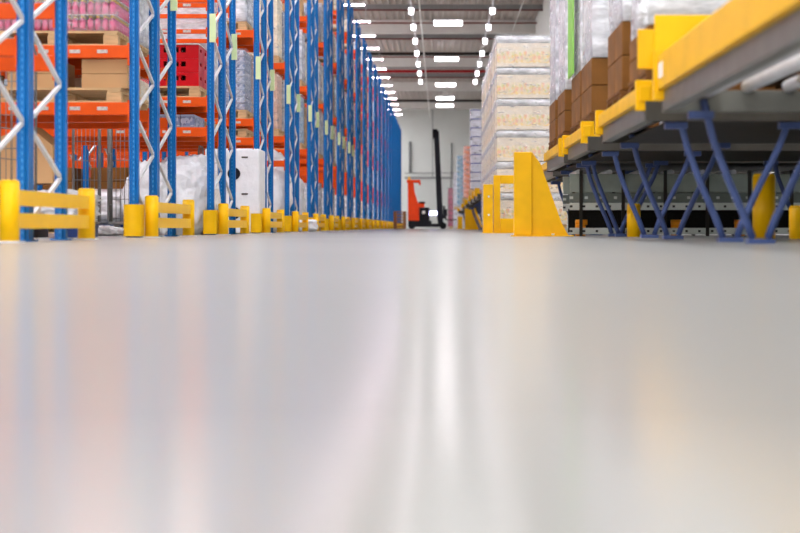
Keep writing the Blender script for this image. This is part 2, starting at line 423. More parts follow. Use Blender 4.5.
# ------------------------------------------------------------------ pallets and loads
def pallet(label, loc, m=WOOD, group=None, simple=False, rz=0.):
    kk = m.name
    if simple:
        def s(b):
            b.box(-.6, .6, -.5, .5, .122, .144).box(-.6, .6, -.5, .5, 0, .02)
            for yy in (-.44, 0, .44):
                for xx in (-.53, 0, .53): b.box(xx-.07, xx+.07, yy-.06, yy+.06, .02, .122)
            return b
        o = part('wooden_pallet', m, key=('pls', kk), make=s, loc=loc, rz=rz); return tag(o, label, 'pallet', group)
    t = thing('wooden_pallet', label, 'pallet', loc, rz, group)
    def deck(b):
        for j in range(7): b.box(-.6, .6, -.5+j*.144, -.5+j*.144+.125, .122, .144)
        for xx in (-.53, 0, .53): b.box(xx-.06, xx+.06, -.5, .5, .1, .122)
        return b
    part('deck', m, t, key=('pld', kk), make=deck)
    for yy in (-.44, 0, .44):
        for xx in (-.53, 0, .53):
            part('block', m, t, key=('plb', kk), make=lambda b: b.box(-.07, .07, -.055, .055, .02, .1, .004), loc=(xx, yy, 0))
        part('base_board', m, t, key=('plr', kk), make=lambda b: b.box(-.6, .6, -.055, .055, 0, .02), loc=(0, yy, 0))
    return t

def wrap_mesh(w, d, h, seed, amp=.02):
    def mk(m):
        r = bmesh.ops.create_cube(m.bm, size=1.)
        bmesh.ops.subdivide_edges(m.bm, edges=m.bm.edges[:], cuts=9, use_grid_fill=True)
        for v in m.bm.verts:
            c = Vector((v.co.x*w, v.co.y*d, (v.co.z+.5)*h))
            nn = noise.noise(Vector((c.x*4+seed, c.y*4, c.z*7)))
            dirv = Vector((v.co.x, v.co.y, 0))
            c += dirv*amp*2*nn + Vector((v.co.x, v.co.y, 0))*.03
            if v.co.z > .49: c.z += .01+amp*abs(nn)
            v.co = c
        for f in m.bm.faces: f.smooth = True
        return m
    return mk

def load(kind, label, loc, w, d, h, nx, nz, m, film=FILM, group=None, cat='pallet load', ny=1, sheet=None, name='wrapped_load', child='carton', rz=0.):
    t = thing(name, label, cat, loc, rz, group)
    cw, cd, ch = w/nx, d/ny, h/nz
    for kz in range(nz):
        for kx in range(nx):
            for ky in range(ny):
                part(child, m, t, key=('c', child, m.name, round(cw, 3), round(cd, 3), round(ch, 3), bool(sheet)), make=lambda b: b.box(-cw/2+.004, cw/2-.004, -cd/2+.004, cd/2-.004, .002, ch-(.03 if sheet else .004), .008),
                     loc=(-w/2+cw*(kx+.5), -d/2+cd*(ky+.5), kz*ch))
        if sheet:
            part('interlayer_sheet', sheet, t, key=('s', sheet.name, w, d), make=lambda b: b.box(-w/2-.012, w/2+.012, -d/2-.012, d/2+.012, 0, .026, .008), loc=(0, 0, kz*ch+ch-.028))
    if film:
        part('stretch_film', film, t, key=('f', film.name, w, d, h, int(loc[1]) % 3), make=wrap_mesh(w+.02, d+.02, h+.004, int(loc[1]) % 3))
    return t

KINDS = {
 'tan': (CARTON, None, 'tan carton stack', 3, 'carton'), 'cream': (CREAM, FILM, 'cream film-wrapped case stack', 3, 'case'),
 'grey': (GREYBLUE, FILM, 'grey-blue film-wrapped tray stack', 2, 'tray'), 'white': (WHITELOAD, FILMH, 'milky white film-wrapped stack', 1, 'pack'),
 'pink': (PINKCARTON, FILM, 'pinkish board stack', 2, 'board_pack'), 'bluepack': (BLUEPACK, FILM, 'pale blue film-wrapped pack stack', 3, 'pack'),
 'silver': (SILVER, None, 'silver foil pack stack', 1, 'foil_pack'), 'brown': (BROWNCARTON, None, 'dark brown carton stack', 2, 'carton')}
def std(kind, i, level, where, loc, h, w=1.14, d=.96, nz=None, near=True):
    m, fl, txt, nx, ch = KINDS[kind]
    nz = nz or max(1, round(h/.2))
    load(kind, '%s, %s, %s rack row' % (txt, where, ORD[i]), loc, w, d, h, nx if near else 1, nz, m, fl, 'loads in the rack rows', child=ch)

LN = {0: 'lowest beam level', 1: 'second beam level', 2: 'third beam level', 3: 'fourth beam level', 4: 'top beam level'}
PX = -3.66                      # centre of the pallet next to the main aisle
rnd = random.Random(11)
def put(i, li, kind, h, rear=False, x=PX, nz=None, lv=None, where=None, wood=WOOD, dx=0.):
    z = (lv or LEV.get(i, GEN))[li]+.06
    y = ROWY[i]+DEP/2+(1.13 if rear else 0)
    near = i <= 5
    w = where or ('%s, %s half,' % (LN[li], 'rear' if rear else 'front'))
    if x < PX-.5: w = 'second spot, '+w.rstrip(',')
    w2 = w.rstrip(',').replace('beam level', 'level').replace(' half', '')
    pallet('pallet, %s of the %s rack row' % (w, ORD[i]), (x, y, z), wood, 'pallets in the rack rows', simple=not near)
    if kind: std(kind, i, li, w2, (x+dx, y, z+.145), h, nz=nz, near=near)

# --- second rack row (first one seen into): pink bottles above cartons
y1 = ROWY[1]+DEP/2
pallet('wooden pallet under the pink bottle packs in the second rack row', (PX, y1, 1.82), WOOD, 'pallets in the rack rows')
bt = thing('bottle_load', 'stacked packs of pink bottles with yellow caps on a pallet behind the nearest upright', 'pallet load', (PX, y1, 1.965))
def bpack(m):
    for a in range(4):
        for c in range(2):
            xx, yy = -.105+.07*a, -.05+.1*c
            m.cyl((xx, yy, .004), (xx, yy, .105), .032, 8).cyl((xx, yy, .105), (xx, yy, .13), .032, 8, .014)
    return m
def bcap(m):
    for a in range(4):
        for c in range(2):
            xx, yy = -.105+.07*a, -.05+.1*c
            m.cyl((xx, yy, .128), (xx, yy, .152), .02, 8)
    return m
for kz in range(5):
    for a in range(4):
        for c in range(4):
            if c > 0 and a < 3: continue
            b = part('bottle_pack', PINKBOTTLE, bt, key='bpack', make=bpack, loc=(-.43+.287*a, -.375+.2*c, kz*.158))
            part('cap_set', CAPYEL, b, key='bcap', make=bcap)
    part('interlayer_sheet', PAPER, bt, key='bsh', make=lambda m: m.box(-.57, .57, -.48, .48, 0, .004), loc=(0, 0, kz*.158+.1535))
part('stretch_film', FILM, bt, key='bfilm', make=wrap_mesh(1.17, .98, .8, 3, .012))
pallet('wooden pallet under two flat tan cartons in the second rack row', (PX+.03, y1, 1.28), WOOD, 'pallets in the rack rows')
for j, (xx, ww) in enumerate(((-3.2, .44), (-3.2, .44), (-3.88, .5), (-3.88, .5))):
    c = part('carton', CARTON, key=('ctn', ww), make=lambda m: m.box(-ww/2, ww/2, -.33, .33, 0, .137, .006), loc=(xx, y1-.1, 1.425+.139*(j % 2)))
    tag(c, ('upper' if j % 2 else 'lower')+(' flat tan carton beside the second rack upright, right stack' if j < 2 else ' flat tan carton behind the nearest rack upright, left stack'), 'carton', 'flat tan cartons')
put(1, 1, 'white', .95, rear=True); put(1, 0, 'cream', .2, rear=True)
put(1, 1, 'grey', .9, x=PX-1.3)
put(1, 0, 'brown', .2, x=PX-1.3)
# --- third rack row: red crates
pallet('wooden pallet under the red crates in the third rack row', (PX+.02, ROWY[2]+DEP/2, 1.74), WOOD, 'pallets in the rack rows')
def crate(m):
    w, d, h = .285, .19, .176
    m.box(-w, w, -d, d, 0, .012)
    for s in (-1, 1):
        yy = s*d; a, b = (yy-.012, yy) if s > 0 else (yy, yy+.012)
        m.box(-w, w, a, b, .012, .08).box(-w, w, a, b, .145, h)
        for x0, x1 in ((-w, -.16), (-.09, -.05), (.03, .06), (.12, w)): m.box(x0, x1, a, b, .08, .145)
        xx = s*w; a, b = (xx-.012, xx) if s > 0 else (xx, xx+.012)
        m.box(a, b, -d+.012, d-.012, .012, .095).box(a, b, -d+.012, d-.012, .14, h)
        for q0, q1 in ((-d+.012, -.06), (.06, d-.012)): m.box(a, b, q0, q1, .095, .14)
    return m
for a in range(2):
    for kz in range(3):
        for c in range(2):
            o = part('crate', REDCRATE, key='crate', make=crate, loc=(-3.935+.58*a, ROWY[2]+.32+.4*c, 1.885+.178*kz))
            o2 = part('crate_content', mat('dark_bottle_glass', (40, 26, 16), .2, var=.2) if 'ccon' not in CACHE else CACHE['ccon'].materials[0], o, key='ccon',
                      make=lambda m: [m.cyl((x, y, .014), (x, y, .13), .035, 8, .03) for x in (-.2, -.1, 0, .1, .2) for y in (-.1, 0, .1)] and m)
            tag(o, 'red plastic crate, %s tier, %s column, %s of the red stack' % (('bottom', 'middle', 'top')[kz], ('left', 'right')[a], ('front', 'back')[c]), 'crate', 'red crates')
tag(part('cover_sheet', PAPER, key='csheet', make=lambda m: m.box(-.58, .58, -.41, .41, 0, .012, .004), loc=(-3.645, ROWY[2]+.52, 2.4205)), 'white sheet lying on top of the red crates', 'sheet')
load('t', 'low white trays of small cans beneath the red crates', (PX, ROWY[2]+.5, 1.362), 1.1, .9, .17, 6, 1, GREYBLUE, None, child='can_tray', name='can_load')
put(2, 1, 'white', 1.25, rear=True, lv=[1.3, 1.68, 3.15, 4.7, 6.2]); 
put(2, 0, None, .2, rear=True)
put(2, 1, 'bluepack', .4, x=PX-1.3); put(2, 0, 'brown', .12, x=PX-1.3)
# --- fourth row and beyond
put(3, 1, 'grey', .95, nz=9); put(3, 2, 'white', 1.1)
put(3, 0, None, 0)
put(3, 1, 'cream', .8, x=PX-1.3); put(3, 1, 'pink', .9, rear=True); put(3, 2, 'silver', .8, rear=True)
put(4, 1, 'pink', 1.05, nz=7); put(4, 2, 'cream', 1.15, nz=5); put(4, 3, 'tan', 1.); put(4, 1, 'white', 1., rear=True); put(4, 2, 'grey', 1., rear=True)
put(5, 1, 'bluepack', 1.05); put(5, 2, 'white', 1.1); put(5, 3, 'tan', 1.1); put(5, 1, 'tan', .9, rear=True); put(5, 2, 'cream', 1., rear=True)
kinds = ['tan', 'cream', 'grey', 'white', 'pink', 'bluepack', 'brown', 'white', 'cream']
for i in range(6, NROW):
    for li in range(1, 5):
        if GEN[li] > .1+227*ROWY[i]/1645+.1: continue
        put(i, li, rnd.choice(kinds), rnd.choice([.8, .95, 1.05, 1.15]) if li < 4 else rnd.choice([.7, .9]))
        if i < 10 and li in (1, 2, 3): put(i, li, rnd.choice(kinds), rnd.choice([.8, 1.0, 1.1]), rear=True)

# --- goods on the floor of the rack rows
def blob(name, label, cat, loc, size, seed, m=BAG, amp=.22, group=None, lo=0.):
    def mk(b):
        bmesh.ops.create_icosphere(b.bm, subdivisions=5, radius=1.)
        for v in b.bm.verts:
            c = v.co.copy()
            q = Vector((math.copysign(abs(c.x)**.7, c.x), math.copysign(abs(c.y)**.7, c.y), math.copysign(abs(c.z)**.75, c.z)))
            f = 1+amp*noise.noise(c*2.1+Vector((seed, 0, 0)))+amp*.55*(1-2*abs(noise.noise(c*4.5+Vector((0, seed, 0)))))+amp*.5*(.5-abs(noise.noise(c*9+Vector((0, 0, seed)))))+amp*.3*(.5-abs(noise.noise(c*19+Vector((seed, 0, seed)))))
            q *= f
            v.co = Vector((q.x*size[0]/2, q.y*size[1]/2, max(0, (q.z*.5+.5)*size[2])))
        for f in b.bm.faces: f.smooth = True
        return b
    o = part(name, m, key=('blob', seed), make=mk, loc=loc); return tag(o, label, cat, group)
def skid(label, loc, rz=0.):
    return tag(part('plastic_pallet', mat('navy_plastic', (30, 52, 104), .5, var=.1) if 'skid' not in CACHE else CACHE['skid'].materials[0], key='skid',
        make=lambda b: [b.box(-.58, .58, -.45, .45, .09, .13, .008)] + [b.box(x-.07, x+.07, -.45, .45, 0, .09) for x in (-.5, 0, .5)] and b, loc=loc, rz=rz), label, 'pallet', 'navy plastic pallets')
skid('navy plastic pallet under the crumpled white sheeting left of the nearest sleeve', (-4.3, 21.25, 0))
blob('plastic_sheeting', 'crumpled white plastic sheeting on a navy pallet between the two nearest guards', 'plastic sheeting', (-4.3, 21.25, .13), (1.15, .85, .42), 1.3)
blob('plastic_sheeting', 'loose scrap of clear plastic on the floor beside the nearest guard', 'plastic sheeting', (-3.95, 18.9, .0), (.5, .5, .1), 9.3, amp=.4)
skid('navy plastic pallet under the nearest rack frame behind the guard rails', (-4.0, 16.05, 0))
ct = part('carton', CARTON, key='tiltctn', make=lambda m: m.prism([(-.26, 0), (.3, 0), (.3, .36), (.06, .56), (-.26, .42)], -.3, .3, 'y'), loc=(-4.02, 16.1, .52)); tag(ct, 'open tan carton with a slanting top behind the nearest rack bracing', 'carton')
blob('plastic_sheeting', 'low heap of pale plastic behind the rails of the nearest guard', 'plastic sheeting', (-4.0, 16.05, .13), (1.05, .8, .3), 21.7, amp=.3)
blob('garbage_bag', 'large crumpled white plastic bag behind the second guard', 'plastic bag', (-3.32, 21.35, 0), (.8, .9, .98), 2.7, amp=.16)
blob('garbage_bag', 'white plastic bag leaning between the second guard and third row', 'plastic bag', (-3.68, 20.9, 0), (.55, .6, .85), 12.1, amp=.2)
# white container with two round openings
wb = thing('appliance_box', 'tall white box with two dark round openings behind the third guard', 'container', (-3.28, 26.4, 0))
part('body', WHITELOAD, wb, mb=MB().box(-.43, .43, -.45, .45, 0, 1.34, .03))
for zz in (.94, .32):
    part('round_opening', BLACK, wb, key='ropen', make=lambda b: b.cyl((0, 0, 0), (0, -.02, 0), .1, 20), loc=(.03, -.45, zz))
for zz in (1.2, .62):
    part('handle_slot', DARK, wb, key='hslot', make=lambda b: b.box(-.05, .05, -.012, 0, -.012, .012, .004), loc=(.2, -.45, zz))
blob('garbage_bag', 'big bulging white bag behind the fourth guard', 'plastic bag', (-3.48, 31.7, 0), (1.1, 1., 1.55), 4.4, amp=.13)
blob('garbage_bag', 'small white bundle lying on the floor beside the fourth guard', 'plastic bag', (-2.98, 35.6, 0), (.62, .5, .26), 5.9, amp=.18)
blob('garbage_bag', 'white bag standing upright behind the fifth guard', 'plastic bag', (-3.5, 36.9, 0), (.9, .9, 1.25), 6.1, amp=.14)
for i in range(6, NROW):
    h = rnd.choice([1.0, 1.3, 1.1, .8])
    kd = rnd.choice(['white', 'white', 'cream', 'bluepack'])
    pallet('wooden pallet standing on the floor of the %s rack row' % ORD[i], (PX, ROWY[i]+.52, 0), WOOD, 'pallets in the rack rows', simple=True)
    std(kd, i, 0, 'floor', (PX, ROWY[i]+.52, .145), min(h, 1.05), near=False)
# far bays of rows 3-5 (seen through the openings)
for i in (3, 4, 5):
    for x in (PX-1.3, PX-2.7, PX-4.0):
        kd = rnd.choice(['brown', 'tan', 'pink', 'cream'])
        nm = {0: 'second', 1: 'third', 2: 'fourth'}[int(round((PX-x)/1.3))-1]
        pallet('wooden pallet on the floor of the %s rack row, %s from the aisle' % (ORD[i], nm), (x, ROWY[i]+.52, 0), WOOD, 'pallets in the rack rows', simple=True)
        m, fl, txt, nx, chn = KINDS[kd]
        load(kd, '%s on the floor of the %s rack row, %s from the aisle' % (txt, ORD[i], nm), (x, ROWY[i]+.52, .145), 1.14, .96, .9, nx, 4, m, fl, 'loads in the rack rows', child=chn)

def cage(label, loc, rz, w=.7, d=.8, h=1.72):
    t = thing('roll_cage', label, 'roll cage', loc, rz, 'wire roll cages')
    part('base', WIRE, t, key=('cgb', w, h), make=lambda m: m.box(-w/2, w/2, -d/2, d/2, .13, .16, .005))
    for sx in (-1, 1):
        for sy in (-1, 1):
            part('wheel', RUBBER, t, key='cgw', make=lambda m: m.cyl((-.015, 0, .05), (.015, 0, .05), .05, 14), loc=(sx*(w/2-.08), sy*(d/2-.08), 0))
            part('caster_fork', WIRE, t, key='cgf', make=lambda m: m.box(-.025, .025, -.02, .02, .095, .13), loc=(sx*(w/2-.08), sy*(d/2-.08), 0))
    def side(m):
        m.tube([(0, -d/2, .16), (0, -d/2, h-.08), (0, -d/2+.08, h), (0, d/2-.08, h), (0, d/2, h-.08), (0, d/2, .16)], .011, 8)
        for j in range(1, 6): m.cyl((0, -d/2+d*j/6, .16), (0, -d/2+d*j/6, h), .0035, 6)
        for j in range(1, 6): m.cyl((0, -d/2, .16+(h-.16)*j/6), (0, d/2, .16+(h-.16)*j/6), .0045, 6)
        return m
    for sx in (-1, 1): part('side_grid', WIRE, t, key=('cgs', w, h), make=side, loc=(sx*w/2, 0, 0))
    def back(m):
        for j in range(1, 6): m.cyl((-w/2+w*j/6, 0, .16), (-w/2+w*j/6, 0, h), .004, 6)
        for j in range(0, 6): m.cyl((-w/2, 0, .2+(h-.22)*j/5), (w/2, 0, .2+(h-.22)*j/5), .0045, 6)
        return m
    part('back_grid', WIRE, t, key=('cgk', w, h), make=back, loc=(0, d/2, 0))
    return t
cage('galvanised wire roll cage above the right post of the nearest guard', (-4.17, 19.4, 0), R(14), .3, .45, 1.37)
cage('galvanised wire roll cage partly hidden by the upright with the nearest sleeve', (-3.72, 19.3, 0), R(6), .3, .45, 1.37)
cage('galvanised wire roll cage at the left edge behind the nearest uprights', (-4.0, 14.3, 0), R(-8))
cage('galvanised wire roll cage behind the large white bag and second guard', (-3.12, 22.5, 0), R(0), .3, .45, 1.2)

# ------------------------------------------------------------------ right side: roller lanes
def lane(y0, y1, x0, x1, label, tall=False, far=False, zb=0.):
    t = thing('roller_conveyor', label, 'conveyor', (x0, y0, 0), 0, 'roller lanes on the right side')
    L = y1-y0; W = x1-x0
    k = (round(L, 2), round(W, 2), tall)
    for yy in (.03, L-.03):
        part('side_beam', GREY if tall else DARKGREY, t, key=('lb', W, tall), make=lambda m: m.box(.04, W, -.03, .03, .79, .92, .006), loc=(0, yy, 0))
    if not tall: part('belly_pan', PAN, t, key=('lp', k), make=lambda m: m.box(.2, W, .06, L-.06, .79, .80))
    nr = 7 if far else 12
    for j in range(nr):
        part('roller', GALV, t, key=('lr', round(L, 2), j == 0), make=lambda m: m.cyl((0, .06, 0), (0, L-.06, 0), .065 if j == 0 else .04, 14), loc=(.3+j*(W-.4)/(nr-1), 0, .94 if j == 0 else .945))
    h = .2 if tall else .1
    part('end_rail', YSTEEL, t, key=('le', k), make=lambda m: m.box(0, .07, 0, L, .92, .92+h, .006).box(.07, .15, 0, L, .92, .94))
    part('end_beam', GREY, t, key=('lg', k), make=lambda m: m.box(.04, .12, .06, L-.06, .8, .92, .006))
    part('rail_bracket', YSTEEL, t, key=('lbr', tall), make=lambda m: m.box(-.02, .1, -.04, .04, .86, 1.06 if not tall else 1.16, .006), loc=(0, .06, 0))
    if not far:
        part('rail_bracket', YSTEEL, t, key=('lbr', tall), make=None, loc=(0, L-.06, 0))
    foot = .34
    ys = (.12, L-.12) if not far else (.1, L*.85)
    for yy in ys:
        for sx in ((0, 1.9) if not far else (0,)):
            pa = part('leg', LEGBLUE, t, key='lleg', make=lambda m: m.tube([(.27, 0, .86), (.285, 0, .8), (.33, 0, .62), (.42, 0, .38), (.52, 0, .15), (.565, 0, .03)], .023, 10), loc=(sx, yy, 0))
            pb = part('leg', LEGBLUE, t, key='lleg2', make=lambda m: m.tube([(1.02, 0, .86), (1.0, 0, .8), (.93, 0, .62), (.8, 0, .36), (.7, 0, .15), (.655, 0, .03)], .023, 10), loc=(sx, yy, 0))
            part('foot_plate', LEGBLUE, t, key='lft', make=lambda m: m.box(.53, .69, -.06, .06, 0, .03, .004), loc=(sx, yy, 0))
            for hx in (.27, 1.02): part('leg_head', LEGBLUE, t, key='lhd', make=lambda m: m.box(-.09, .06, -.035, .035, .745, .79, .004), loc=(sx+hx, yy, 0))
    return t
LANE1 = lane(3.6, 9.93, 1.3, 4.4, 'nearest roller lane with a broad yellow end rail at upper right', tall=True)
lane(10.72, 13.62, 1.3, 4.4, 'roller lane under the dark brown carton loads, second from the camera')
lane(14.9, 17.3, 1.3, 4.4, 'roller lane whose end touches the yellow gusset guard, third from the camera')
FX = .88
lane(17.75, 20.6, 1.3, 4.4, 'roller lane just behind the green striped load, fourth from the camera', far=True)
lane(22.4, 25.4, 1.5, 4.4, 'roller lane hidden behind the gusset guard, fifth from the camera', far=True)
fl = [(40.5, 43.5), (44.5, 47.6), (49.2, 52.2), (58, 61), (66.4, 69.4), (82, 85)]
for j, (a, b) in enumerate(fl):
    lane(a, b, FX, 4.4, 'roller lane beyond the tall drink cases, %s from the camera' % ORD[j], far=True)
part('end_stop', YELLOW, LANE1, mb=MB().box(.0, .42, 6.36, 6.39, .93, 1.385, .006))
part('sticker', PAPER, LANE1, mb=MB().box(-.004, 0, 6.0, 6.16, .98, 1.07))
part('stop_wing', YSTEEL, LANE1, mb=MB().box(-.1, 0, 6.38, 6.41, 1.06, 1.3, .006))

# loads on the near lanes
def lane_load(y, x0, label, wood_label, brown_h, upper, ul, film=FILMH, topz=3.0, green=False):
    xc = x0+.6; z = 1.0
    p = pallet(wood_label, (xc, y, z-.006), BROWNWOOD, 'pallets on the roller lanes')
    z += .139
    if brown_h:
        load('b', label, (xc, y, z), 1.18, 1.06, brown_h, 2, 2, BROWNCARTON, None, 'brown carton loads on the lanes', child='carton', ny=2, name='carton_load')
        z += brown_h+.002
    t = load('w', ul, (xc, y, z), 1.1, 1.04, topz-z, 3, 4, upper, film, 'wrapped loads on the roller lanes', ny=2, child='pack')
    if green:
        h = topz-z
        part('green_strip', GREENWRAP, t, mb=MB().box(-.625, -.613, -.12, -.12+green, .0, h))
    return t
for yy, nm, bh in ((11.4, 'nearest', .3), (12.95, 'second', .52), (15.45, 'third', .5), (16.66, 'fourth', .5)):
    lane_load(yy, 1.36, 'dark brown carton block on the roller lanes, %s from the camera' % nm, 'weathered pallet under a dark brown carton block, %s from the camera' % nm, bh,
              WHITELOAD, ('white film-covered load with a green vertical strip on the lanes' if nm == 'fourth' else 'white film-covered load on top of the %s dark brown carton block' % nm), green=.64 if nm == 'fourth' else 0)
lane_load(18.4, 1.34, 'brown carton block just behind the green striped load', 'weathered pallet just behind the green striped load', .46, WHITELOAD, 'white film-wrapped load just behind the green striped load')
lane_load(19.85, 1.34, 'brown carton block farthest along the roller lanes', 'weathered pallet farthest along the near roller lanes', .46, GREYBLUE, 'grey film-wrapped load on the farthest brown carton block')
for yy, nm in ((9.0, 'farther'), (7.6, 'nearer')):
    pallet('weathered pallet on the nearest lane, %s one' % nm, (2.5, yy, .994), BROWNWOOD, 'pallets on the roller lanes')
    load('w', 'pale film-wrapped load on the nearest lane at the top edge, %s one' % nm, (2.5, yy, 1.14), 1.1, .98, 1.4, 3, 5, CREAM if nm == 'farther' else WHITELOAD, FILM, 'wrapped loads on the roller lanes', ny=1, child='pack')
blob('plastic_sheeting', 'white plastic sheet bunched on top edge of the dark brown cartons', 'plastic sheeting', (1.5, 11.0, 1.445), (.3, .2, .22), 15.5, amp=.25)

# drinks on the far lanes
def drinks(y, j):
    x0 = .97; xc = x0+.6
    t0 = .146; lh = .536
    pallet('wooden pallet under the tall film-wrapped drink cases, %s from the camera' % ORD[j], (xc, y, 0), WOOD, 'pallets under the drink cases', simple=j > 0)
    t = thing('drink_load', 'tall film-wrapped block of printed drink cases behind the yellow guards, %s from the camera' % ORD[j], 'pallet load', (xc, y, t0), 0, 'tall drink loads')
    for kz in range(6):
        for a in range(4):
            for c in range(2):
                part('drink_case', DRINK, t, key='dcase', make=lambda m: m.box(-.1495, .1495, -.286, .286, 0, .4, .004), loc=(-.45+.3*a, -.29+.58*c, kz*lh+.005))
        part('bulging_film', FILMH, t, key='dbulge', make=lambda m: m.box(-.62, .62, -.6, .6, 0, .12, .05), loc=(0, 0, kz*lh+.408))
    part('stretch_film', FILM2, t, key=('df', j % 2), make=wrap_mesh(1.22, 1.17, 6*lh, j, .03))
for j in range(8): drinks(28.6+1.25*j, j)
def tower(label, y, x, z0, z1, m, stripe=None, w=1.1, nz=9, woodlab=None):
    pallet(woodlab, (x+w/2, y, z0-.145), WOOD, 'pallets on the roller lanes', simple=True)
    load('tw', label, (x+w/2, y, z0), w, .98, z1-z0, 2, nz, m, FILM, 'tall towers on the far lanes', child='pack', sheet=stripe)
tower('tall white pack tower with navy stripes beyond the drink cases', 46.0, .86, 1.14, 3.35, WHITEPACK, NAVY, woodlab='pallet under the white and navy tower')
tower('orange and pink pack tower beyond the white and navy tower', 59.5, .86, 1.14, 3.0, ORANGEPACK, None, woodlab='pallet under the orange and pink tower')
tower('pale blue film-wrapped tower beyond the orange tower', 83.5, .86, 1.14, 3.7, BLUEPACK, None, w=.9, woodlab='pallet under the pale blue tower')
tower('white tower standing on the floor just before the back wall', 106., .86, .145, 3.6, WHITEPACK, None, w=.7, woodlab='pallet under the white tower before the back wall')
tower('pink and dark striped pack tower behind the forklift mast', 112., .55, .145, 2.75, REDPRINT, BLACK, w=.5, nz=7, woodlab='pallet under the pink and dark striped tower')

# yellow lane guards
def gate_guard(y, label, gusset):
    t = thing('lane_guard', label, 'guard', (0, y, 0), 0, 'yellow lane guards')
    if gusset:
        part('front_plate', YSTEEL, t, mb=MB().box(.79, .98, -.03, .1, .012, .9, .008))
        part('gusset', YSTEEL, t, mb=MB().prism([(.98, .012), (1.37, .012), (1.3, .14), (1.07, .78), (.98, .9)], .0, .03, 'y'))
        part('foot_plate', YSTEEL, t, mb=MB().box(.76, 1.42, -.12, .16, 0, .012, .003))
        part('bolt', GALV, t, mb=MB().cyl((1.2, -.08, .012), (1.2, -.08, .03), .015, 8))
    else:
        part('post', YSTEEL, t, mb=MB().box(.71, .87, -.02, .12, .012, .8, .008))
        part('post', YSTEEL, t, mb=MB().box(.88, .99, .02, .14, .012, .95, .008))
        part('top_beam', YSTEEL, t, mb=MB().box(.99, 1.5, -.02, .12, .81, .95, .008))
        part('bottom_beam', YSTEEL, t, mb=MB().box(.99, 1.5, -.02, .12, .012, .24, .008))
        part('far_post', YSTEEL, t, mb=MB().box(1.36, 1.5, -.02, .12, .24, .81, .008))
        part('foot_plate', YSTEEL, t, mb=MB().box(.69, 1.52, -.1, .18, 0, .012, .003))
        for zz in (.3, .6): part('bolt', GALV, t, mb=MB().cyl((.8, -.02, zz), (.8, -.035, zz), .018, 8))
gate_guard(17.55, 'yellow guard plate with sloping gusset at the end of the third lane', True)
gate_guard(27., 'yellow rectangular guard frame with a window left of the gusset guard', False)
t = thing('lane_guard', 'small yellow guard plate with gusset beside the forklift', 'guard', (0, 63.6, 0), 0, 'yellow lane guards')
part('front_plate', YSTEEL, t, mb=MB().box(.96, 1.22, -.03, .1, .012, .95, .008))
part('gusset', YSTEEL, t, mb=MB().prism([(1.22, .012), (1.72, .012), (1.32, .9), (1.22, .95)], 0, .03, 'y'))
part('foot_plate', YSTEEL, t, mb=MB().box(.93, 1.75, -.1, .16, 0, .012))
t = thing('lane_guard', 'low yellow guard post right behind the forklift forks', 'guard', (0, 80.5, 0), 0, 'yellow lane guards')
part('front_plate', YSTEEL, t, mb=MB().box(.86, 1.1, -.03, .1, .012, .62, .008))
part('foot_plate', YSTEEL, t, mb=MB().box(.8, 1.3, -.1, .16, 0, .012))

# low chain conveyor crossing behind the lanes' legs
t = thing('chain_conveyor', 'low grey conveyor with punched white beams crossing behind the blue legs', 'conveyor', (1.42, 18.0, 0))
PUNCH = hole_mat('punched_white_beam', (196, 202, 196), (50, 52, 50), .14, .012, 'X', 'Z', duty=.2)
PUNCH2 = hole_mat('punched_grey_beam', (104, 112, 106), (190, 196, 190), .16, .014, 'X', 'Z', duty=.22)
for yy in (0, 1.0):
    part('bottom_channel', PUNCH, t, key='cc1', make=lambda m: m.box(0, 3.0, -.03, .03, -.035, .035, .005), loc=(0, yy, .055))
    part('middle_beam', PUNCH, t, key='cc2', make=lambda m: m.box(0, 3.0, -.03, .03, -.04, .04, .005), loc=(0, yy, .325))
    part('upper_beam', PUNCH2, t, key='cc3', make=lambda m: m.box(0, 3.0, -.025, .025, -.05, .05, .005), loc=(0, yy, .42))
    part('top_panel', mat('grey_green_panel', (140, 150, 142), .5, var=.1) if yy == 0 else CACHE['cc4'].materials[0], t, key='cc4', make=lambda m: m.box(0, 3.0, -.02, .02, .48, .68, .005), loc=(0, yy, 0))
    for j in range(7):
        part('leg', DARK, t, key='cc5', make=lambda m: m.box(-.018, .018, -.05, -.031, 0, .72), loc=(.12+j*.46, yy, 0))
part('brush_strip', mat('black_brush', (26, 24, 22), .9, var=.5, scale=60), t, mb=MB().box(0, 3.0, .2, .26, .04, .3))
for j in range(9):
    part('chain_roller', GALV, t, key='cc6', make=lambda m: m.cyl((0, .03, .7), (0, .97, .7), .03, 10), loc=(.1+j*.34, 0, 0))
ycarton = mat('amber_plastic', (236, 150, 30), .45, var=.2)
for j, xx in enumerate((1.55, 2.6, 3.3)):
    o = part('drive_unit', ycarton, mb=MB().cyl((xx-.06, 18.1, .15), (xx+.07, 18.1, .15), .03, 12).box(xx-.06, xx+.05, 18.07, 18.13, 0, .13, .01)); tag(o, 'small amber drive unit on the floor below the punched beams, %s from the left' % ORD[j], 'drive unit', 'amber drive units')
for j, (xx, yy, z, w) in enumerate(((1.99, 16.9, .34, .07), (2.56, 13.0, .52, .09), (4.2, 19.3, .34, .1), (3.02, 13.9, .28, .07))):
    o = part('marker_post', YELLOW, mb=MB().cyl((xx, yy, 0), (xx, yy, z-.02), w, 18).cyl((xx, yy, z-.02), (xx, yy, z), w, 18, w*.85))
    tag(o, ['short yellow post behind the leg pair of the third lane', 'tall yellow post behind the crossing blue legs', 'yellow post far behind the right end of the lanes', 'low yellow post at the right edge under the lanes'][j], 'post', 'yellow posts under the lanes')

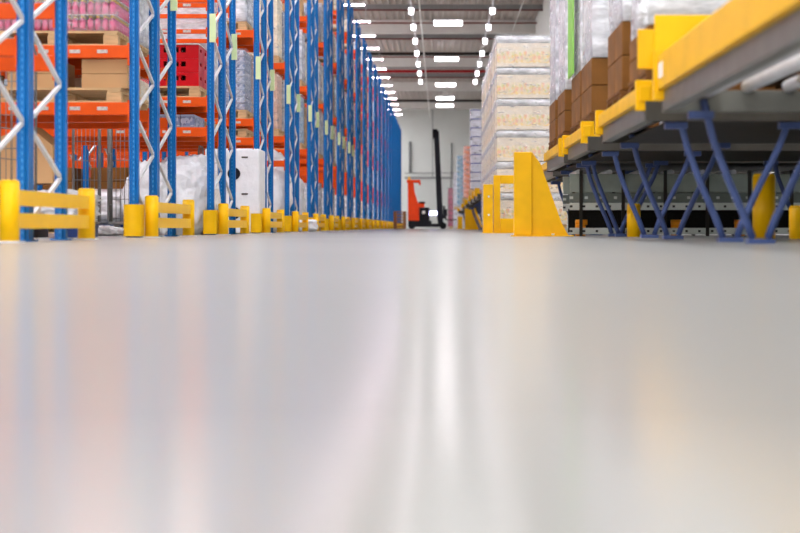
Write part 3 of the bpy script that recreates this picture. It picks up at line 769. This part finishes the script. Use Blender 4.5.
# ------------------------------------------------------------------ forklift
FYC = 78.
fk = thing('reach_truck', 'orange reach forklift with a tall black mast at the end of the aisle', 'forklift', (0, FYC, 0))
h = .55
part('body', TRUCK, fk, mb=MB().prism([(-1.5, .4), (-.98, .4), (-.98, 1.02), (-.74, 1.04), (-.74, 1.2), (-1.03, 1.22), (-1.2, 1.75), (-1.25, 2.2), (-1.52, 2.2)], -h, h))
part('overhead_guard', TRUCK, fk, mb=MB().box(-1.57, -.92, -h, h, 2.2, 2.32, .02).box(-1.0, -.92, -h, -h+.07, 2.1, 2.2).box(-1.0, -.92, h-.07, h, 2.1, 2.2))
part('beacon', AMBER, fk, mb=MB().cyl((-1.45, -.35, 2.32), (-1.45, -.35, 2.48), .07, 12, .05))
part('battery_box', BLACK, fk, mb=MB().box(-.975, -.5, -.6, .6, .31, 1.02, .02))
part('label_plate', PAPER, fk, mb=MB().box(-.84, -.7, -.606, -.6, .72, .86))
part('seat', BLACK, fk, mb=MB().box(-1.0, -.7, -.3, .3, 1.2, 1.3, .03))
part('chassis', BLACK, fk, mb=MB().box(-1.5, -.4, -.6, .6, .1, .4, .02).box(-.4, .3, -.6, -.42, .1, .26, .02).box(-.4, .3, .42, .6, .1, .26, .02))
for xx, yy in ((-1.32, 0.), (.14, -.52), (.14, .52)):
    part('wheel', RUBBER, fk, key='fkw', make=lambda m: m.cyl((0, -.09, .16), (0, .09, .16), .16, 20), loc=(xx, yy, 0))
part('lamp_bar', HEAD, fk, mb=MB().box(-.5, -.14, -.56, -.5, .66, .84, .01))
ms = part('mast', BLACK, fk, mb=MB().prism([(-.1, .2), (.16, .2), (-.05, 4.64), (-.27, 4.64)], -.45, -.33).prism([(-.1, .2), (.16, .2), (-.05, 4.64), (-.27, 4.64)], .33, .45)
     .box(-.27, -.07, -.33, .33, 4.5, 4.62).box(-.18, 0, -.33, .33, 2.6, 2.7).box(-.1, .12, -.33, .33, .3, .4).cyl((-.08, -.15, .4), (-.24, -.15, 4.5), .05, 10).cyl((-.08, .15, .4), (-.24, .15, 4.5), .05, 10))
part('mast_head', BLACK, fk, mb=MB().box(-.36, -.12, -.45, .45, 4.3, 4.72, .03))
part('carriage', BLACK, fk, mb=MB().box(.14, .24, -.45, .45, .5, 1.1, .01).box(.24, .34, -.4, .4, .62, .95, .01))
for yy in (-.28, .28):
    part('fork', DARK, fk, key='fork', make=lambda m: m.box(.24, .3, -.05, .05, .42, .9).box(.24, .78, -.05, .05, .42, .47), loc=(0, yy, 0))
for j in range(6):
    def sp(b):
        b.box(-.3, .3, -.4, .4, .108, .142).box(-.3, .3, -.4, .4, 0, .03)
        for yy in (-.33, 0, .33):
            for xx in (-.23, .23): b.box(xx-.07, xx+.07, yy-.06, yy+.06, .03, .108)
        return b
    o = part('wooden_pallet', STACKWOOD, key='spal', make=sp, loc=(-1.95, 80., j*.143)); tag(o, 'small brown pallet in the stack left of the forklift, %s from the bottom' % ORD[j], 'pallet', 'stacked brown pallets by the forklift')

# ------------------------------------------------------------------ light, camera
w = bpy.data.worlds.new('World'); scene.world = w; w.use_nodes = True
w.node_tree.nodes['Background'].inputs[0].default_value = (1., .985, .96, 1)
w.node_tree.nodes['Background'].inputs[1].default_value = 1.6

cam = bpy.data.cameras.new('camera'); co = bpy.data.objects.new('camera', cam); COL.objects.link(co)
co.location = (0, 0, .1); co.rotation_euler = (R(90), 0, 0)
cam.sensor_width = 36; cam.lens = 1645/800*36; cam.shift_x = -.05; cam.shift_y = -.0494
cam.clip_start = .02; cam.clip_end = 400
cam.dof.use_dof = True; cam.dof.focus_distance = 22.; cam.dof.aperture_fstop = 1.9
scene.camera = co
scene.view_settings.view_transform = 'Standard'; scene.view_settings.look = 'None'
scene.view_settings.gamma = 1; scene.view_settings.use_curve_mapping = False
scene.view_settings.exposure = .76
scene.cycles.max_bounces = 8; scene.cycles.transparent_max_bounces = 16
scene.cycles.use_denoising = True
